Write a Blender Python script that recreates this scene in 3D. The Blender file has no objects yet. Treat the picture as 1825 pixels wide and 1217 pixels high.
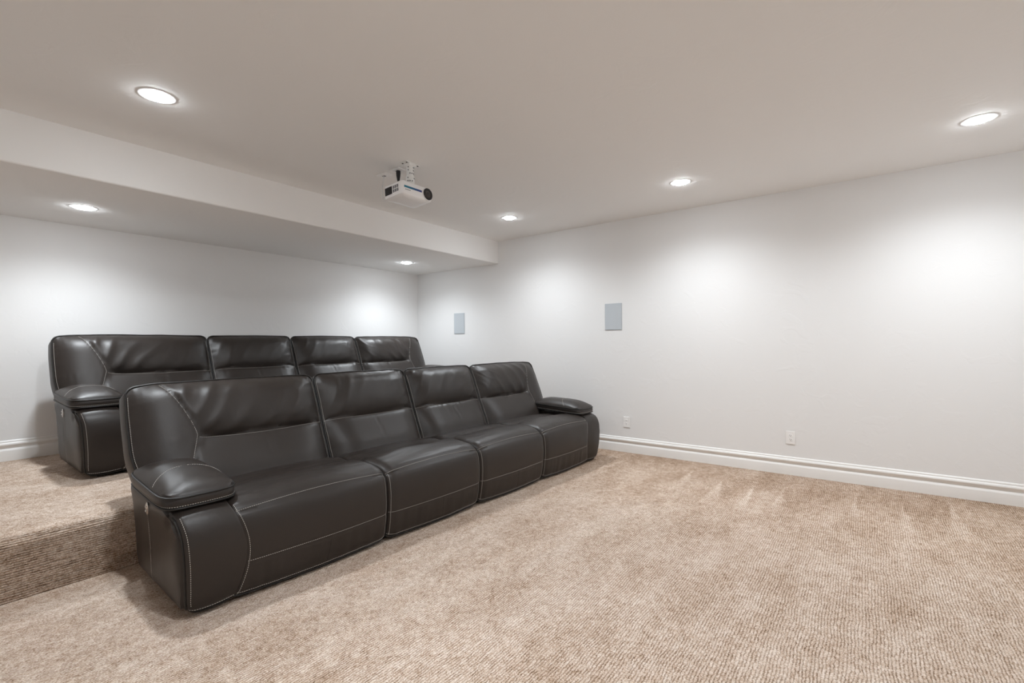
import bpy, bmesh, math, random
from mathutils import Vector, Matrix, noise

sc = bpy.context.scene
col = sc.collection
PI = math.pi

# ------------------------------------------------------------------ sizes
XR, YB, YS = 5.253, 5.842, 4.158        # right wall, back wall, soffit face
XL, YF = -1.25, -1.55                   # left wall, front wall
HC, HS, HP, YR = 2.74, 2.424, 0.335, 3.472   # ceiling, soffit, platform, riser


# ------------------------------------------------------------------ helpers
def tag(o, label=None, cat=None, group=None, kind=None):
    if label: o['label'] = label
    if cat: o['category'] = cat
    if group: o['group'] = group
    if kind: o['kind'] = kind
    return o


def mesh_obj(name, verts, faces, mat, parent=None, smooth=True, mats=None, midx=None):
    me = bpy.data.meshes.new(name)
    me.from_pydata([tuple(v) for v in verts], [], faces)
    bm = bmesh.new(); bm.from_mesh(me)
    bmesh.ops.recalc_face_normals(bm, faces=bm.faces)
    bm.to_mesh(me); bm.free()
    o = bpy.data.objects.new(name, me)
    col.objects.link(o)
    for m in (mats or [mat]):
        me.materials.append(m)
    if midx:
        for p, i in zip(me.polygons, midx):
            p.material_index = i
    if smooth:
        me.polygons.foreach_set('use_smooth', [True] * len(me.polygons))
        try:
            me.set_sharp_from_angle(angle=math.radians(42 if smooth is True else smooth))
        except Exception:
            pass
    me.update()
    if parent: o.parent = parent
    return o


def empty(name, loc, rz=0.0):
    o = bpy.data.objects.new(name, None)
    col.objects.link(o)
    o.location = loc
    o.rotation_euler = (0, 0, rz)
    o.empty_display_size = 0.1
    return o


class MB:
    """collects shapes for ONE mesh object"""
    def __init__(s): s.v = []; s.f = []

    def add(s, v, f):
        n = len(s.v)
        s.v += [Vector(a) for a in v]
        s.f += [tuple(i + n for i in q) for q in f]

    def box(s, a, b, bev=0.0):
        bm = bmesh.new()
        bmesh.ops.create_cube(bm, size=1)
        for v in bm.verts:
            v.co = Vector([(a[i] + b[i]) / 2 + v.co[i] * (b[i] - a[i]) for i in range(3)])
        if bev:
            bmesh.ops.bevel(bm, geom=list(bm.edges), offset=bev, segments=2, affect='EDGES')
        bm.verts.index_update()
        s.add([v.co for v in bm.verts], [[v.index for v in f.verts] for f in bm.faces])
        bm.free()

    def lathe(s, prof, c=(0, 0, 0), axis='z', n=32):
        """closed solid of revolution, prof = [(radius, height)]"""
        v = []; f = []
        for (r, h) in prof:
            for k in range(n):
                a = 2 * PI * k / n
                x, y = r * math.cos(a), r * math.sin(a)
                p = (x, y, h) if axis == 'z' else ((x, h, y) if axis == 'y' else (h, x, y))
                v.append((p[0] + c[0], p[1] + c[1], p[2] + c[2]))
        m = len(prof)
        for i in range(m - 1):
            for k in range(n):
                f.append((i * n + k, i * n + (k + 1) % n, (i + 1) * n + (k + 1) % n, (i + 1) * n + k))
        f.append(tuple(range(n))); f.append(tuple((m - 1) * n + k for k in range(n)))
        s.add(v, f)

    def tube(s, pts, r, n=8, closed=False):
        pts = [Vector(p) for p in pts]
        m = len(pts)
        v = []; f = []
        up = None
        for i, p in enumerate(pts):
            a = pts[(i - 1) % m] if (closed or i > 0) else p
            b = pts[(i + 1) % m] if (closed or i < m - 1) else p
            t = (b - a)
            if t.length < 1e-9: t = Vector((0, 0, 1))
            t.normalize()
            if up is None:
                up = t.orthogonal().normalized()
            up = (up - t * up.dot(t))
            up = up.normalized() if up.length > 1e-6 else t.orthogonal().normalized()
            q = t.cross(up)
            rr = r[i] if isinstance(r, (list, tuple)) else r
            for k in range(n):
                an = 2 * PI * k / n
                v.append(p + (up * math.cos(an) + q * math.sin(an)) * rr)
        for i in range(m if closed else m - 1):
            j = (i + 1) % m
            for k in range(n):
                f.append((i * n + k, i * n + (k + 1) % n, j * n + (k + 1) % n, j * n + k))
        if not closed:
            f.append(tuple(range(n))); f.append(tuple((m - 1) * n + k for k in range(n)))
        s.add(v, f)

    def dashes(s, curve, pitch=0.0105, ln=0.0068, w=0.0013, h=0.0011):
        """stitch dashes along [(pos, normal)]"""
        acc = 0.0
        P = [Vector(c[0]) for c in curve]; N = [Vector(c[1]) for c in curve]
        L = [0.0]
        for i in range(1, len(P)): L.append(L[-1] + (P[i] - P[i - 1]).length)
        if L[-1] < pitch: return

        def at(d):
            lo, hi = 0, len(L) - 1
            while hi - lo > 1:
                mid = (lo + hi) // 2
                if L[mid] <= d: lo = mid
                else: hi = mid
            k = (d - L[lo]) / max(1e-9, L[hi] - L[lo])
            return P[lo].lerp(P[hi], k), N[lo].lerp(N[hi], k).normalized()
        k = int(L[-1] / pitch)
        for i in range(k):
            d0 = (i + 0.18) * pitch
            a, na = at(d0); b, nb = at(min(L[-1], d0 + ln))
            t = (b - a)
            if t.length < 1e-6: continue
            t.normalize(); n = (na + nb).normalized(); q = t.cross(n)
            v = []
            for (pp, e) in ((a, 0.55), (a.lerp(b, .25), 1), (a.lerp(b, .75), 1), (b, 0.55)):
                v += [pp - q * w * e, pp + n * h * e, pp + q * w * e, pp - n * h * .6]
            f = []
            for j in range(3):
                for m in range(4):
                    f.append((j * 4 + m, j * 4 + (m + 1) % 4, (j + 1) * 4 + (m + 1) % 4, (j + 1) * 4 + m))
            f += [(0, 1, 2, 3), (12, 13, 14, 15)]
            s.add(v, f)

    def seams(s, name, mat, parent, xf, *curves):
        for c in curves:
            m = MB(); m.dashes(*c) if isinstance(c, tuple) else m.dashes(c)
            if m.v: tag(m.build(name, mat, parent, False, xf), 'pale grey contrast stitching')

    def build(s, name, mat, parent=None, smooth=True, xf=None):
        v = [xf(p) for p in s.v] if xf else s.v
        return mesh_obj(name, v, s.f, mat, parent, smooth)


# ------------------------------------------------------------------ materials
def new_mat(name):
    m = bpy.data.materials.new(name); m.use_nodes = True
    nt = m.node_tree
    return m, nt, nt.nodes['Principled BSDF']


def nd(nt, t, **kw):
    n = nt.nodes.new(t)
    for k, v in kw.items():
        if k in n.bl_rna.properties and k not in ('inputs',): setattr(n, k, v)
    return n


def math_n(nt, op, a, b=None, c=None, clamp=False):
    n = nt.nodes.new('ShaderNodeMath'); n.operation = op; n.use_clamp = clamp
    for i, x in enumerate((a, b, c)):
        if x is None: continue
        if isinstance(x, (int, float)): n.inputs[i].default_value = x
        else: nt.links.new(x, n.inputs[i])
    return n.outputs[0]


def mixc(nt, fac, a, b, mode='MIX'):
    n = nt.nodes.new('ShaderNodeMix'); n.data_type = 'RGBA'; n.blend_type = mode
    for s, x in ((n.inputs[0], fac), (n.inputs[6], a), (n.inputs[7], b)):
        if isinstance(x, (int, float)): s.default_value = x
        elif isinstance(x, tuple): s.default_value = (*x, 1)
        else: nt.links.new(x, s)
    return n.outputs[2]


def simple(name, c, rough=0.5, metal=0.0, bump=0.0, bscale=200.0, spec=0.5):
    m, nt, b = new_mat(name)
    b.inputs['Base Color'].default_value = (*c, 1)
    b.inputs['Roughness'].default_value = rough
    b.inputs['Metallic'].default_value = metal
    b.inputs['Specular IOR Level'].default_value = spec
    if bump:
        tc = nd(nt, 'ShaderNodeTexCoord')
        no = nd(nt, 'ShaderNodeTexNoise'); no.inputs['Scale'].default_value = bscale
        nt.links.new(tc.outputs['Object'], no.inputs['Vector'])
        bp = nd(nt, 'ShaderNodeBump'); bp.inputs['Strength'].default_value = bump
        bp.inputs['Distance'].default_value = 0.002
        nt.links.new(no.outputs['Fac'], bp.inputs['Height'])
        nt.links.new(bp.outputs[0], b.inputs['Normal'])
    return m


def paint(name, c, tex=0.24):
    """matte wall paint over hand-trowelled drywall"""
    m, nt, b = new_mat(name)
    b.inputs['Roughness'].default_value = 0.75
    b.inputs['Specular IOR Level'].default_value = 0.25
    b.inputs['Base Color'].default_value = (*c, 1)
    tc = nd(nt, 'ShaderNodeTexCoord')
    n1 = nd(nt, 'ShaderNodeTexNoise'); n1.inputs['Scale'].default_value = 5.0
    n1.inputs['Detail'].default_value = 5; n1.inputs['Distortion'].default_value = 1.2
    n2 = nd(nt, 'ShaderNodeTexNoise'); n2.inputs['Scale'].default_value = 60.0
    n2.inputs['Detail'].default_value = 3
    for n in (n1, n2): nt.links.new(tc.outputs['Object'], n.inputs['Vector'])
    r = nd(nt, 'ShaderNodeValToRGB')
    r.color_ramp.elements[0].position = 0.55; r.color_ramp.elements[1].position = 0.66
    nt.links.new(n1.outputs['Fac'], r.inputs[0])
    h = math_n(nt, 'MULTIPLY_ADD', n2.outputs['Fac'], 0.25, r.outputs[0])
    bp = nd(nt, 'ShaderNodeBump'); bp.inputs['Strength'].default_value = tex
    bp.inputs['Distance'].default_value = 0.0025
    nt.links.new(h, bp.inputs['Height']); nt.links.new(bp.outputs[0], b.inputs['Normal'])
    return m


def leather(name, c, rough=0.36):
    m, nt, b = new_mat(name)
    tc = nd(nt, 'ShaderNodeTexCoord')
    lo = nd(nt, 'ShaderNodeTexNoise'); lo.inputs['Scale'].default_value = 3.5; lo.inputs['Detail'].default_value = 3
    vo = nd(nt, 'ShaderNodeTexVoronoi'); vo.inputs['Scale'].default_value = 420
    fi = nd(nt, 'ShaderNodeTexNoise'); fi.inputs['Scale'].default_value = 38; fi.inputs['Detail'].default_value = 4
    for n in (lo, vo, fi): nt.links.new(tc.outputs['Object'], n.inputs['Vector'])
    base = mixc(nt, lo.outputs['Fac'], tuple(x * 0.88 for x in c), tuple(x * 1.12 for x in c))
    nt.links.new(base, b.inputs['Base Color'])
    rg = math_n(nt, 'MULTIPLY_ADD', lo.outputs['Fac'], 0.16, rough - 0.08)
    nt.links.new(rg, b.inputs['Roughness'])
    b.inputs['Specular IOR Level'].default_value = 0.42
    h = math_n(nt, 'MULTIPLY_ADD', fi.outputs['Fac'], 1.6, vo.outputs['Distance'])
    bp = nd(nt, 'ShaderNodeBump'); bp.inputs['Strength'].default_value = 0.22
    bp.inputs['Distance'].default_value = 0.0012
    nt.links.new(h, bp.inputs['Height']); nt.links.new(bp.outputs[0], b.inputs['Normal'])
    return m


def carpet(name):
    """ribbed loop pile: rows run along x; flecked beige and brown yarn"""
    m, nt, b = new_mat(name)
    b.inputs['Roughness'].default_value = 0.95
    b.inputs['Specular IOR Level'].default_value = 0.05
    tc = nd(nt, 'ShaderNodeTexCoord')
    sp = nd(nt, 'ShaderNodeSeparateXYZ'); nt.links.new(tc.outputs['Object'], sp.inputs[0])
    x, y, z = sp.outputs
    wn = nd(nt, 'ShaderNodeTexNoise'); wn.inputs['Scale'].default_value = 5; wn.inputs['Detail'].default_value = 2
    nt.links.new(tc.outputs['Object'], wn.inputs['Vector'])
    wf = nd(nt, 'ShaderNodeTexNoise'); wf.inputs['Scale'].default_value = 70; wf.inputs['Detail'].default_value = 2
    nt.links.new(tc.outputs['Object'], wf.inputs['Vector'])
    yz = math_n(nt, 'ADD', y, z)
    yw = math_n(nt, 'MULTIPLY_ADD', wn.outputs['Fac'], 0.03, yz)
    yw = math_n(nt, 'MULTIPLY_ADD', wf.outputs['Fac'], 0.012, yw)
    r = math_n(nt, 'DIVIDE', yw, 0.0125)
    rf = math_n(nt, 'FLOOR', r)
    rr = math_n(nt, 'FRACT', r)

    def along(step, seed, detail=1.0):
        """yarn noise that runs along each row and differs from row to row"""
        cb = nd(nt, 'ShaderNodeCombineXYZ')
        nt.links.new(math_n(nt, 'DIVIDE', x, step), cb.inputs[0])
        nt.links.new(math_n(nt, 'MULTIPLY_ADD', rf, 3.71, seed), cb.inputs[1])
        n = nd(nt, 'ShaderNodeTexNoise'); n.inputs['Scale'].default_value = 1.0; n.inputs['Detail'].default_value = detail
        nt.links.new(cb.outputs[0], n.inputs['Vector'])
        return n.outputs['Fac']
    yarn = along(0.022, 1.3, 2.0)
    gap = along(0.035, 57.7, 2.0)
    hr = math_n(nt, 'SINE', math_n(nt, 'MULTIPLY', rr, PI))
    # broken dark gaps between the rows
    gp = math_n(nt, 'MULTIPLY', math_n(nt, 'SUBTRACT', 1.0, math_n(nt, 'DIVIDE', hr, 0.85), clamp=True),
                math_n(nt, 'MULTIPLY_ADD', gap, 4.0, -1.45, clamp=True))
    fn = nd(nt, 'ShaderNodeTexNoise'); fn.inputs['Scale'].default_value = 150; fn.inputs['Detail'].default_value = 3
    nt.links.new(tc.outputs['Object'], fn.inputs['Vector'])
    mp = nd(nt, 'ShaderNodeMapping'); mp.inputs['Scale'].default_value = (0.9, 2.0, 2.0)
    nt.links.new(tc.outputs['Object'], mp.inputs['Vector'])
    pn = nd(nt, 'ShaderNodeTexNoise'); pn.inputs['Scale'].default_value = 1.8
    pn.inputs['Detail'].default_value = 5; pn.inputs['Roughness'].default_value = 0.6
    nt.links.new(mp.outputs[0], pn.inputs['Vector'])
    pn2 = nd(nt, 'ShaderNodeTexNoise'); pn2.inputs['Scale'].default_value = 14; pn2.inputs['Detail'].default_value = 4
    nt.links.new(tc.outputs['Object'], pn2.inputs['Vector'])
    # vacuum wedges: pale triangles that open away from the right wall
    wm = None
    for (ax, ay, sl, skew) in WEDGES:
        dx = math_n(nt, 'SUBTRACT', ax, x)
        cy = math_n(nt, 'SUBTRACT', y, math_n(nt, 'MULTIPLY_ADD', dx, skew, ay))
        cy = math_n(nt, 'MULTIPLY_ADD', pn2.outputs['Fac'], 0.06, math_n(nt, 'SUBTRACT', cy, 0.03))
        e = math_n(nt, 'SUBTRACT', math_n(nt, 'MULTIPLY', dx, sl), math_n(nt, 'ABSOLUTE', cy))
        k = math_n(nt, 'MULTIPLY', math_n(nt, 'DIVIDE', e, 0.02, clamp=True),
                   math_n(nt, 'SUBTRACT', 1.0, math_n(nt, 'DIVIDE', dx, 0.95), clamp=True))
        wm = k if wm is None else math_n(nt, 'MAXIMUM', wm, k)
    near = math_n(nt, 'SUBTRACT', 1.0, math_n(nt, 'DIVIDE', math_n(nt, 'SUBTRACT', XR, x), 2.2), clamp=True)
    t = math_n(nt, 'MULTIPLY_ADD', pn.outputs['Fac'], 0.62, 0.70 - 0.31)
    t = math_n(nt, 'MULTIPLY_ADD', pn2.outputs['Fac'], 0.36, math_n(nt, 'SUBTRACT', t, 0.18))
    t = math_n(nt, 'MULTIPLY_ADD', yarn, 0.70, math_n(nt, 'SUBTRACT', t, 0.35))
    t = math_n(nt, 'MULTIPLY_ADD', fn.outputs['Fac'], 1.35, math_n(nt, 'SUBTRACT', t, 0.675))
    t = math_n(nt, 'MULTIPLY_ADD', wm, 0.30, t)
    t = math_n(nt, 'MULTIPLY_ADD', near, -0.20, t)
    t = math_n(nt, 'MULTIPLY_ADD', gp, -0.38, t)
    rp = nd(nt, 'ShaderNodeValToRGB')
    cr = rp.color_ramp
    cr.elements[0].position = 0.0; cr.elements[0].color = (*CARPET[0], 1)
    cr.elements[1].position = 0.95; cr.elements[1].color = (*CARPET[3], 1)
    e = cr.elements.new(0.30); e.color = (*CARPET[1], 1)
    e = cr.elements.new(0.60); e.color = (*CARPET[2], 1)
    nt.links.new(t, rp.inputs[0])
    nt.links.new(rp.outputs[0], b.inputs['Base Color'])
    H = math_n(nt, 'MULTIPLY_ADD', math_n(nt, 'POWER', hr, 0.7), 0.6, math_n(nt, 'MULTIPLY', fn.outputs['Fac'], 0.5))
    H = math_n(nt, 'MULTIPLY_ADD', gp, -0.6, H)
    bp = nd(nt, 'ShaderNodeBump'); bp.inputs['Strength'].default_value = 0.8
    bp.inputs['Distance'].default_value = 0.005
    nt.links.new(H, bp.inputs['Height']); nt.links.new(bp.outputs[0], b.inputs['Normal'])
    return m


WEDGES = [(4.98, 1.39, 0.09, -0.06), (4.77, 1.07, 0.10, -0.07), (4.74, 0.80, 0.07, -0.03), (4.85, 0.57, 0.055, 0.0), (5.0, 0.067, 0.055, 0.0),
          (4.92, -0.235, 0.06, 0.01), (5.1, -0.53, 0.085, 0.015)]
CARPET = [(0.085, 0.05, 0.03), (0.31, 0.205, 0.135), (0.53, 0.405, 0.315), (0.75, 0.645, 0.56)]
M_wall = paint('wall_paint', (0.80, 0.797, 0.792))
M_ceil = paint('ceiling_paint', (0.86, 0.852, 0.84), 0.25)
M_trim = simple('trim_paint', (0.83, 0.82, 0.80), 0.35)
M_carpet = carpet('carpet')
M_leather = leather('leather', (0.0215, 0.0162, 0.0134), 0.415)
M_piping = leather('piping_leather', (0.010, 0.0085, 0.0075), 0.42)
M_base = simple('base_black', (0.012, 0.011, 0.010), 0.8)
M_thread = simple('stitch_thread', (0.50, 0.47, 0.43), 0.7)
M_chrome = simple('chrome', (0.62, 0.60, 0.58), 0.25, 1.0)
M_plate = simple('white_plastic', (0.88, 0.875, 0.865), 0.38)
M_projw = simple('projector_white', (0.90, 0.905, 0.92), 0.35)
M_metalw = simple('white_metal', (0.86, 0.87, 0.86), 0.4)
M_black = simple('black_plastic', (0.01, 0.01, 0.012), 0.45)
M_dark = simple('slot_dark', (0.02, 0.018, 0.016), 0.6)
M_grille = simple('speaker_grille', (0.50, 0.535, 0.565), 0.6, 0.0, 0.25, 900)
M_cable = simple('white_cable', (0.72, 0.74, 0.74), 0.4)
M_vent = simple('vent_grey', (0.10, 0.105, 0.12), 0.6)
M_glass = simple('lens_glass', (0.012, 0.010, 0.014), 0.06, 0.0, spec=0.8)
M_ringm = simple('lens_metal', (0.10, 0.085, 0.08), 0.3, 0.7)

# teal to blue plastic strip on the projector
M_strip, nt, b = new_mat('blue_strip')
tc = nd(nt, 'ShaderNodeTexCoord'); sp = nd(nt, 'ShaderNodeSeparateXYZ'); nt.links.new(tc.outputs['Generated'], sp.inputs[0])
nt.links.new(mixc(nt, sp.outputs[0], (0.02, 0.22, 0.30), (0.012, 0.02, 0.22)), b.inputs['Base Color'])
b.inputs['Roughness'].default_value = 0.3

LAMP_C = (0.925, 0.985, 1.035)
M_lamp, nt, b = new_mat('lamp_lens')
b.inputs['Base Color'].default_value = (0.9, 0.9, 0.9, 1)
b.inputs['Emission Color'].default_value = (*LAMP_C, 1)
b.inputs['Emission Strength'].default_value = 122.0


# ------------------------------------------------------------------ the room
def slab(name, a, b, mat):
    m = MB(); m.box(a, b)
    return tag(m.build(name, mat, None, False), kind='structure')


T = 0.12
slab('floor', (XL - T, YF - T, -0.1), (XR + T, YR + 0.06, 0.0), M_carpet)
slab('wall_right', (XR, YF - T, -0.1), (XR + T, YB + T, HC + T), M_wall)
slab('wall_back', (XL - T, YB, -0.1), (XR, YB + T, HC + T), M_wall)
slab('wall_left', (XL - T, YF - T, -0.1), (XL, YB, HC + T), M_wall)
slab('wall_front', (XL, YF - T, -0.1), (XR, YF, HC + T), M_wall)
slab('ceiling', (XL, YF, HC), (XR, YB, HC + T), M_ceil)


def extrude_profile(name, prof, axis, a, b, mat, smooth=True):
    """closed profile swept along x or y; prof gives the other two coordinates"""
    n = len(prof); v = []; f = []
    for e in (a, b):
        for p in prof:
            v.append((e, p[0], p[1]) if axis == 'x' else (p[0], e, p[1]))
    for i in range(n):
        f.append((i, (i + 1) % n, n + (i + 1) % n, n + i))
    f += [tuple(range(n)), tuple(range(n, 2 * n))]
    return tag(mesh_obj(name, v, f, mat, None, smooth), kind='structure')


def arc(cx, cz, r, a0, a1, n=8):
    return [(cx + r * math.cos(math.radians(a0 + (a1 - a0) * i / n)), cz + r * math.sin(math.radians(a0 + (a1 - a0) * i / n))) for i in range(n + 1)]


# carpeted platform: pile ribs stand out along the riser, the nosing is rounded
def platform():
    base = [Vector((0, YR + 0.016 - 0.020 * (z / (HP - 0.085)), z)) for z in (0.0, 0.12, HP - 0.085)]
    base += [Vector((0, p[0], p[1])) for p in arc(YR + 0.036, HP - 0.044, 0.044, 195, 90, 14)]
    base += [Vector((0, YR + 0.10, HP)), Vector((0, YR + 0.25, HP))]
    P, L = resample(base, 380)
    PITCH = 0.0125
    NX = 330
    rows = []
    for a in range(NX + 1):
        x = XL + (XR - XL) * a / NX
        row = []
        for i, p in enumerate(P):
            d = P[min(len(P) - 1, i + 1)] - P[max(0, i - 1)]
            n = Vector((0, -d.z, d.y)).normalized()
            s_ = L * i / (len(P) - 1)
            k = math.floor(s_ / PITCH)
            ph = (s_ + 0.0035 * nz(x * 5, k * 3.3, 2.0) + 0.0016 * nz(x * 60, k * 5.1, 7.0)) / PITCH
            rib = abs(math.sin(PI * ph)) ** 0.55
            open_ = 1 - smoothstep((s_ - (HP + 0.02)) / 0.10)          # rows close up again on the flat
            dep = 0.012 * open_ * (0.8 + 0.5 * nz(x * 22, k * 7.7, 4.0))
            row.append(Vector((x, p.y, p.z)) + n * dep * (rib - 1.0))
        row.append(Vector((x, YB, HP))); row.append(Vector((x, YB, 0.0)))
        rows.append(row)
    m = len(rows[0]); v = [p for r_ in rows for p in r_]; f = []
    for a in range(NX):
        for i in range(m):
            j = (i + 1) % m
            f.append((a * m + i, a * m + j, (a + 1) * m + j, (a + 1) * m + i))
    f += [tuple(range(m)), tuple(NX * m + i for i in range(m))]
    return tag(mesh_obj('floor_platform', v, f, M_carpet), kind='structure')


# dropped soffit over the platform, its lower front edge slightly rounded
prof = [(YB, HC), (YS, HC), (YS, HS + 0.014)] + arc(YS + 0.014, HS + 0.014, 0.014, 190, 270, 5) + [(YB, HS)]
extrude_profile('ceiling_soffit', prof, 'x', XL, XR, M_ceil)

BB = [(0.0, 0.0), (0.019, 0.0), (0.019, 0.084), (0.018, 0.089), (0.009, 0.1035), (0.0055, 0.105), (0.006, 0.112),
      (0.0095, 0.121), (0.0155, 0.1275), (0.0185, 0.131), (0.0195, 0.136), (0.0185, 0.142), (0.0145, 0.150), (0.0105, 0.1555),
      (0.0085, 0.157), (0.0105, 0.1585), (0.0105, 0.162), (0.0085, 0.168), (0.004, 0.1735), (0.0, 0.174)]
extrude_profile('baseboard_right', [(XR - d, h) for d, h in BB], 'y', YF, YR, M_trim, 30)
extrude_profile('trim_1', [(XR - d, h + HP) for d, h in BB], 'y', YR + 0.04, YB, M_trim, 30)
extrude_profile('baseboard_back', [(YB - d, h + HP) for d, h in BB], 'x', XL, XR - 0.019, M_trim, 30)
extrude_profile('baseboard_left', [(XL + d, h) for d, h in BB], 'y', YF, YR, M_trim, 30)
extrude_profile('trim_2', [(XL + d, h + HP) for d, h in BB], 'y', YR + 0.04, YB - 0.019, M_trim, 30)
extrude_profile('baseboard_front', [(YF + d, h) for d, h in BB], 'x', XL + 0.019, XR - 0.019, M_trim, 30)


# ------------------------------------------------------------------ recessed lights
SPOT_W = 111.0


def ceiling_light(x, y, z, label, dim=1.0):
    root = empty('recessed_light', (x, y, z))
    tag(root, label, 'ceiling light', 'recessed ceiling lights')
    m = MB()      # white trim ring, standing a few millimetres off the ceiling
    R = 0.094
    prof = [(0.063, 0.0), (R - 0.001, 0.0), (R, -0.0006), (R - 0.0012, -0.0019), (R - 0.006, -0.0026), (0.076, -0.0026), (0.066, -0.0022), (0.063, -0.001)]
    n = 48; v = []; f = []
    for (r, h) in prof:
        for k in range(n):
            a = 2 * PI * k / n
            v.append((r * math.cos(a), r * math.sin(a), h))
    q = len(prof)
    for i in range(q):
        for k in range(n):
            j = (i + 1) % q
            f.append((i * n + k, i * n + (k + 1) % n, j * n + (k + 1) % n, j * n + k))
    m.add(v, f)
    m.build('trim_ring', M_plate, root)
    m = MB()
    m.lathe([(0.0622, -0.001), (0.0625, -0.0045), (0.060, -0.0075), (0.054, -0.0105), (0.040, -0.0132), (0.02, -0.0147), (0.002, -0.015)], n=40)
    m.build('lamp_lens', M_lamp, root)
    ld = bpy.data.lights.new('lamp_beam', 'SPOT')
    ld.energy = SPOT_W * dim; ld.color = LAMP_C
    ld.spot_size = math.radians(152); ld.spot_blend = 1.0
    ld.shadow_soft_size = 0.05
    lo = bpy.data.objects.new('lamp_beam', ld); col.objects.link(lo)
    lo.parent = root; lo.location = (0, 0, -0.022)
    return root


ceiling_light(0.958, 3.255, HC, 'large-looking lit recessed light in the main ceiling above the left end of the sofas')
ceiling_light(4.335, 3.262, HC, 'lit recessed light in the main ceiling by the soffit corner, right of the projector')
ceiling_light(4.347, 1.323, HC, 'lit recessed light in the main ceiling above the middle of the right wall')
ceiling_light(4.335, -0.617, HC, 'lit recessed light in the main ceiling at the far right of the photo')
ceiling_light(0.981, 5.041, HS, 'lit recessed light in the lowered soffit above the left end of the back sofa', 0.8)
ceiling_light(4.360, 5.072, HS, 'lit recessed light in the lowered soffit near the back corner', 0.8)
ceiling_light(0.965, 1.320, HC, 'lit recessed light in the main ceiling over the open carpet, out of frame above')
ceiling_light(0.965, -0.617, HC, 'lit recessed light in the main ceiling behind the camera')


# ------------------------------------------------------------------ speakers and outlets on the right wall
def wall_speaker(y0, y1, z0, z1, label):
    root = empty('wall_speaker', (XR, (y0 + y1) / 2, z0))
    tag(root, label, 'speaker', 'in-wall speakers on the right wall')
    w, h = (y1 - y0) / 2, z1 - z0
    m = MB(); m.box((-0.006, -w, 0), (0.0, w, h), 0.002); m.build('frame', M_grille, root)
    m = MB(); m.box((-0.0085, -w + 0.006, 0.006), (-0.0055, w - 0.006, h - 0.006), 0.001); m.build('grille', M_grille, root)


wall_speaker(4.812, 5.027, 1.441, 1.757, 'small-looking grey in-wall speaker near the back corner, above the back sofa end')
wall_speaker(2.296, 2.513, 1.440, 1.760, 'larger-looking grey in-wall speaker in the open middle of the right wall')


def outlet(y, z, label):
    root = empty('wall_outlet', (XR, y, z))
    tag(root, label, 'outlet', 'wall outlets on the right wall')
    W, H = 0.039, 0.0625
    m = MB(); m.box((-0.0065, -W, -H), (0, W, H), 0.0025); m.build('cover_plate', M_plate, root)
    for s in (1, -1):
        m = MB()
        n = 28; pr = []
        for k in range(n):
            a = 2 * PI * k / n
            pr.append((max(-0.0165, min(0.0165, 0.0175 * math.cos(a))), max(-0.0128, min(0.0128, 0.0175 * math.sin(a)))))
        v = [(-0.0062, p[0], p[1] + s * 0.0195) for p in pr] + [(-0.0085, p[0] * .96, p[1] * .96 + s * 0.0195) for p in pr]
        f = [(i, (i + 1) % n, n + (i + 1) % n, n + i) for i in range(n)] + [tuple(range(n)), tuple(range(n, 2 * n))]
        m.add(v, f)
        rc = m.build('receptacle', M_plate, root)
        m = MB()
        zc = s * 0.0195
        m.box((-0.0089, -0.0075, zc + 0.0005), (-0.008, -0.0053, zc + 0.0085))
        m.box((-0.0089, 0.0050, zc + 0.0005), (-0.008, 0.0076, zc + 0.0090))
        m.lathe([(0.0027, -0.0089), (0.0027, -0.008)], (0, 0, zc - 0.0068), 'x', 12)
        m.build('slots', M_dark, rc, False)
    m = MB(); m.lathe([(0.0032, -0.0075), (0.0032, -0.006)], (0, 0, 0), 'x', 12); m.build('screw', M_metalw, root)


outlet(0.576, 0.359, 'white outlet on the right wall, well clear of the front sofa')
outlet(2.250, 0.353, 'white outlet on the right wall close to the right arm of the front sofa')


# ------------------------------------------------------------------ sofas
L_TOT = 3.90
B1, B2, B3 = 1.12, 1.994, 2.857
smoothstep = lambda x: (lambda t: t * t * (3 - 2 * t))(max(0.0, min(1.0, x)))
pf = lambda d, R: math.sqrt(max(0.0, 1 - (1 - max(0.0, min(1.0, d / R))) ** 2))
p3 = lambda d, R: 1 - (1 - max(0.0, min(1.0, d / R))) ** 3
nz = lambda x, y, z=0.0: noise.noise(Vector((x, y, z)))


def ridge(v):
    return (1 - abs(v) * 2.2) if abs(v) < .4545 else 0.0


def catmull(pts, per=12):
    out = []
    n = len(pts)
    for i in range(n - 1):
        p0 = Vector(pts[max(0, i - 1)]); p1 = Vector(pts[i]); p2 = Vector(pts[i + 1]); p3 = Vector(pts[min(n - 1, i + 2)])
        for k in range(per):
            t = k / per
            out.append(0.5 * ((2 * p1) + (p2 - p0) * t + (2 * p0 - 5 * p1 + 4 * p2 - p3) * t * t + (3 * p1 - p0 - 3 * p2 + p3) * t ** 3))
    out.append(Vector(pts[-1]))
    return out


def resample(P, n):
    L = [0.0]
    for i in range(1, len(P)): L.append(L[-1] + (P[i] - P[i - 1]).length)
    out = []; j = 0
    for k in range(n):
        d = L[-1] * k / (n - 1)
        while j < len(L) - 2 and L[j + 1] < d: j += 1
        t = (d - L[j]) / max(1e-9, L[j + 1] - L[j])
        out.append(P[j].lerp(P[j + 1], max(0, min(1, t))))
    return out, L[-1]


def seam_l(z):
    """line between the arm front and the first seat (distance from the sofa's end)"""
    return 0.206 + 0.058 * math.sin(PI * max(0.0, min(1.0, (z - 0.02) / 0.47)))


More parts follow.
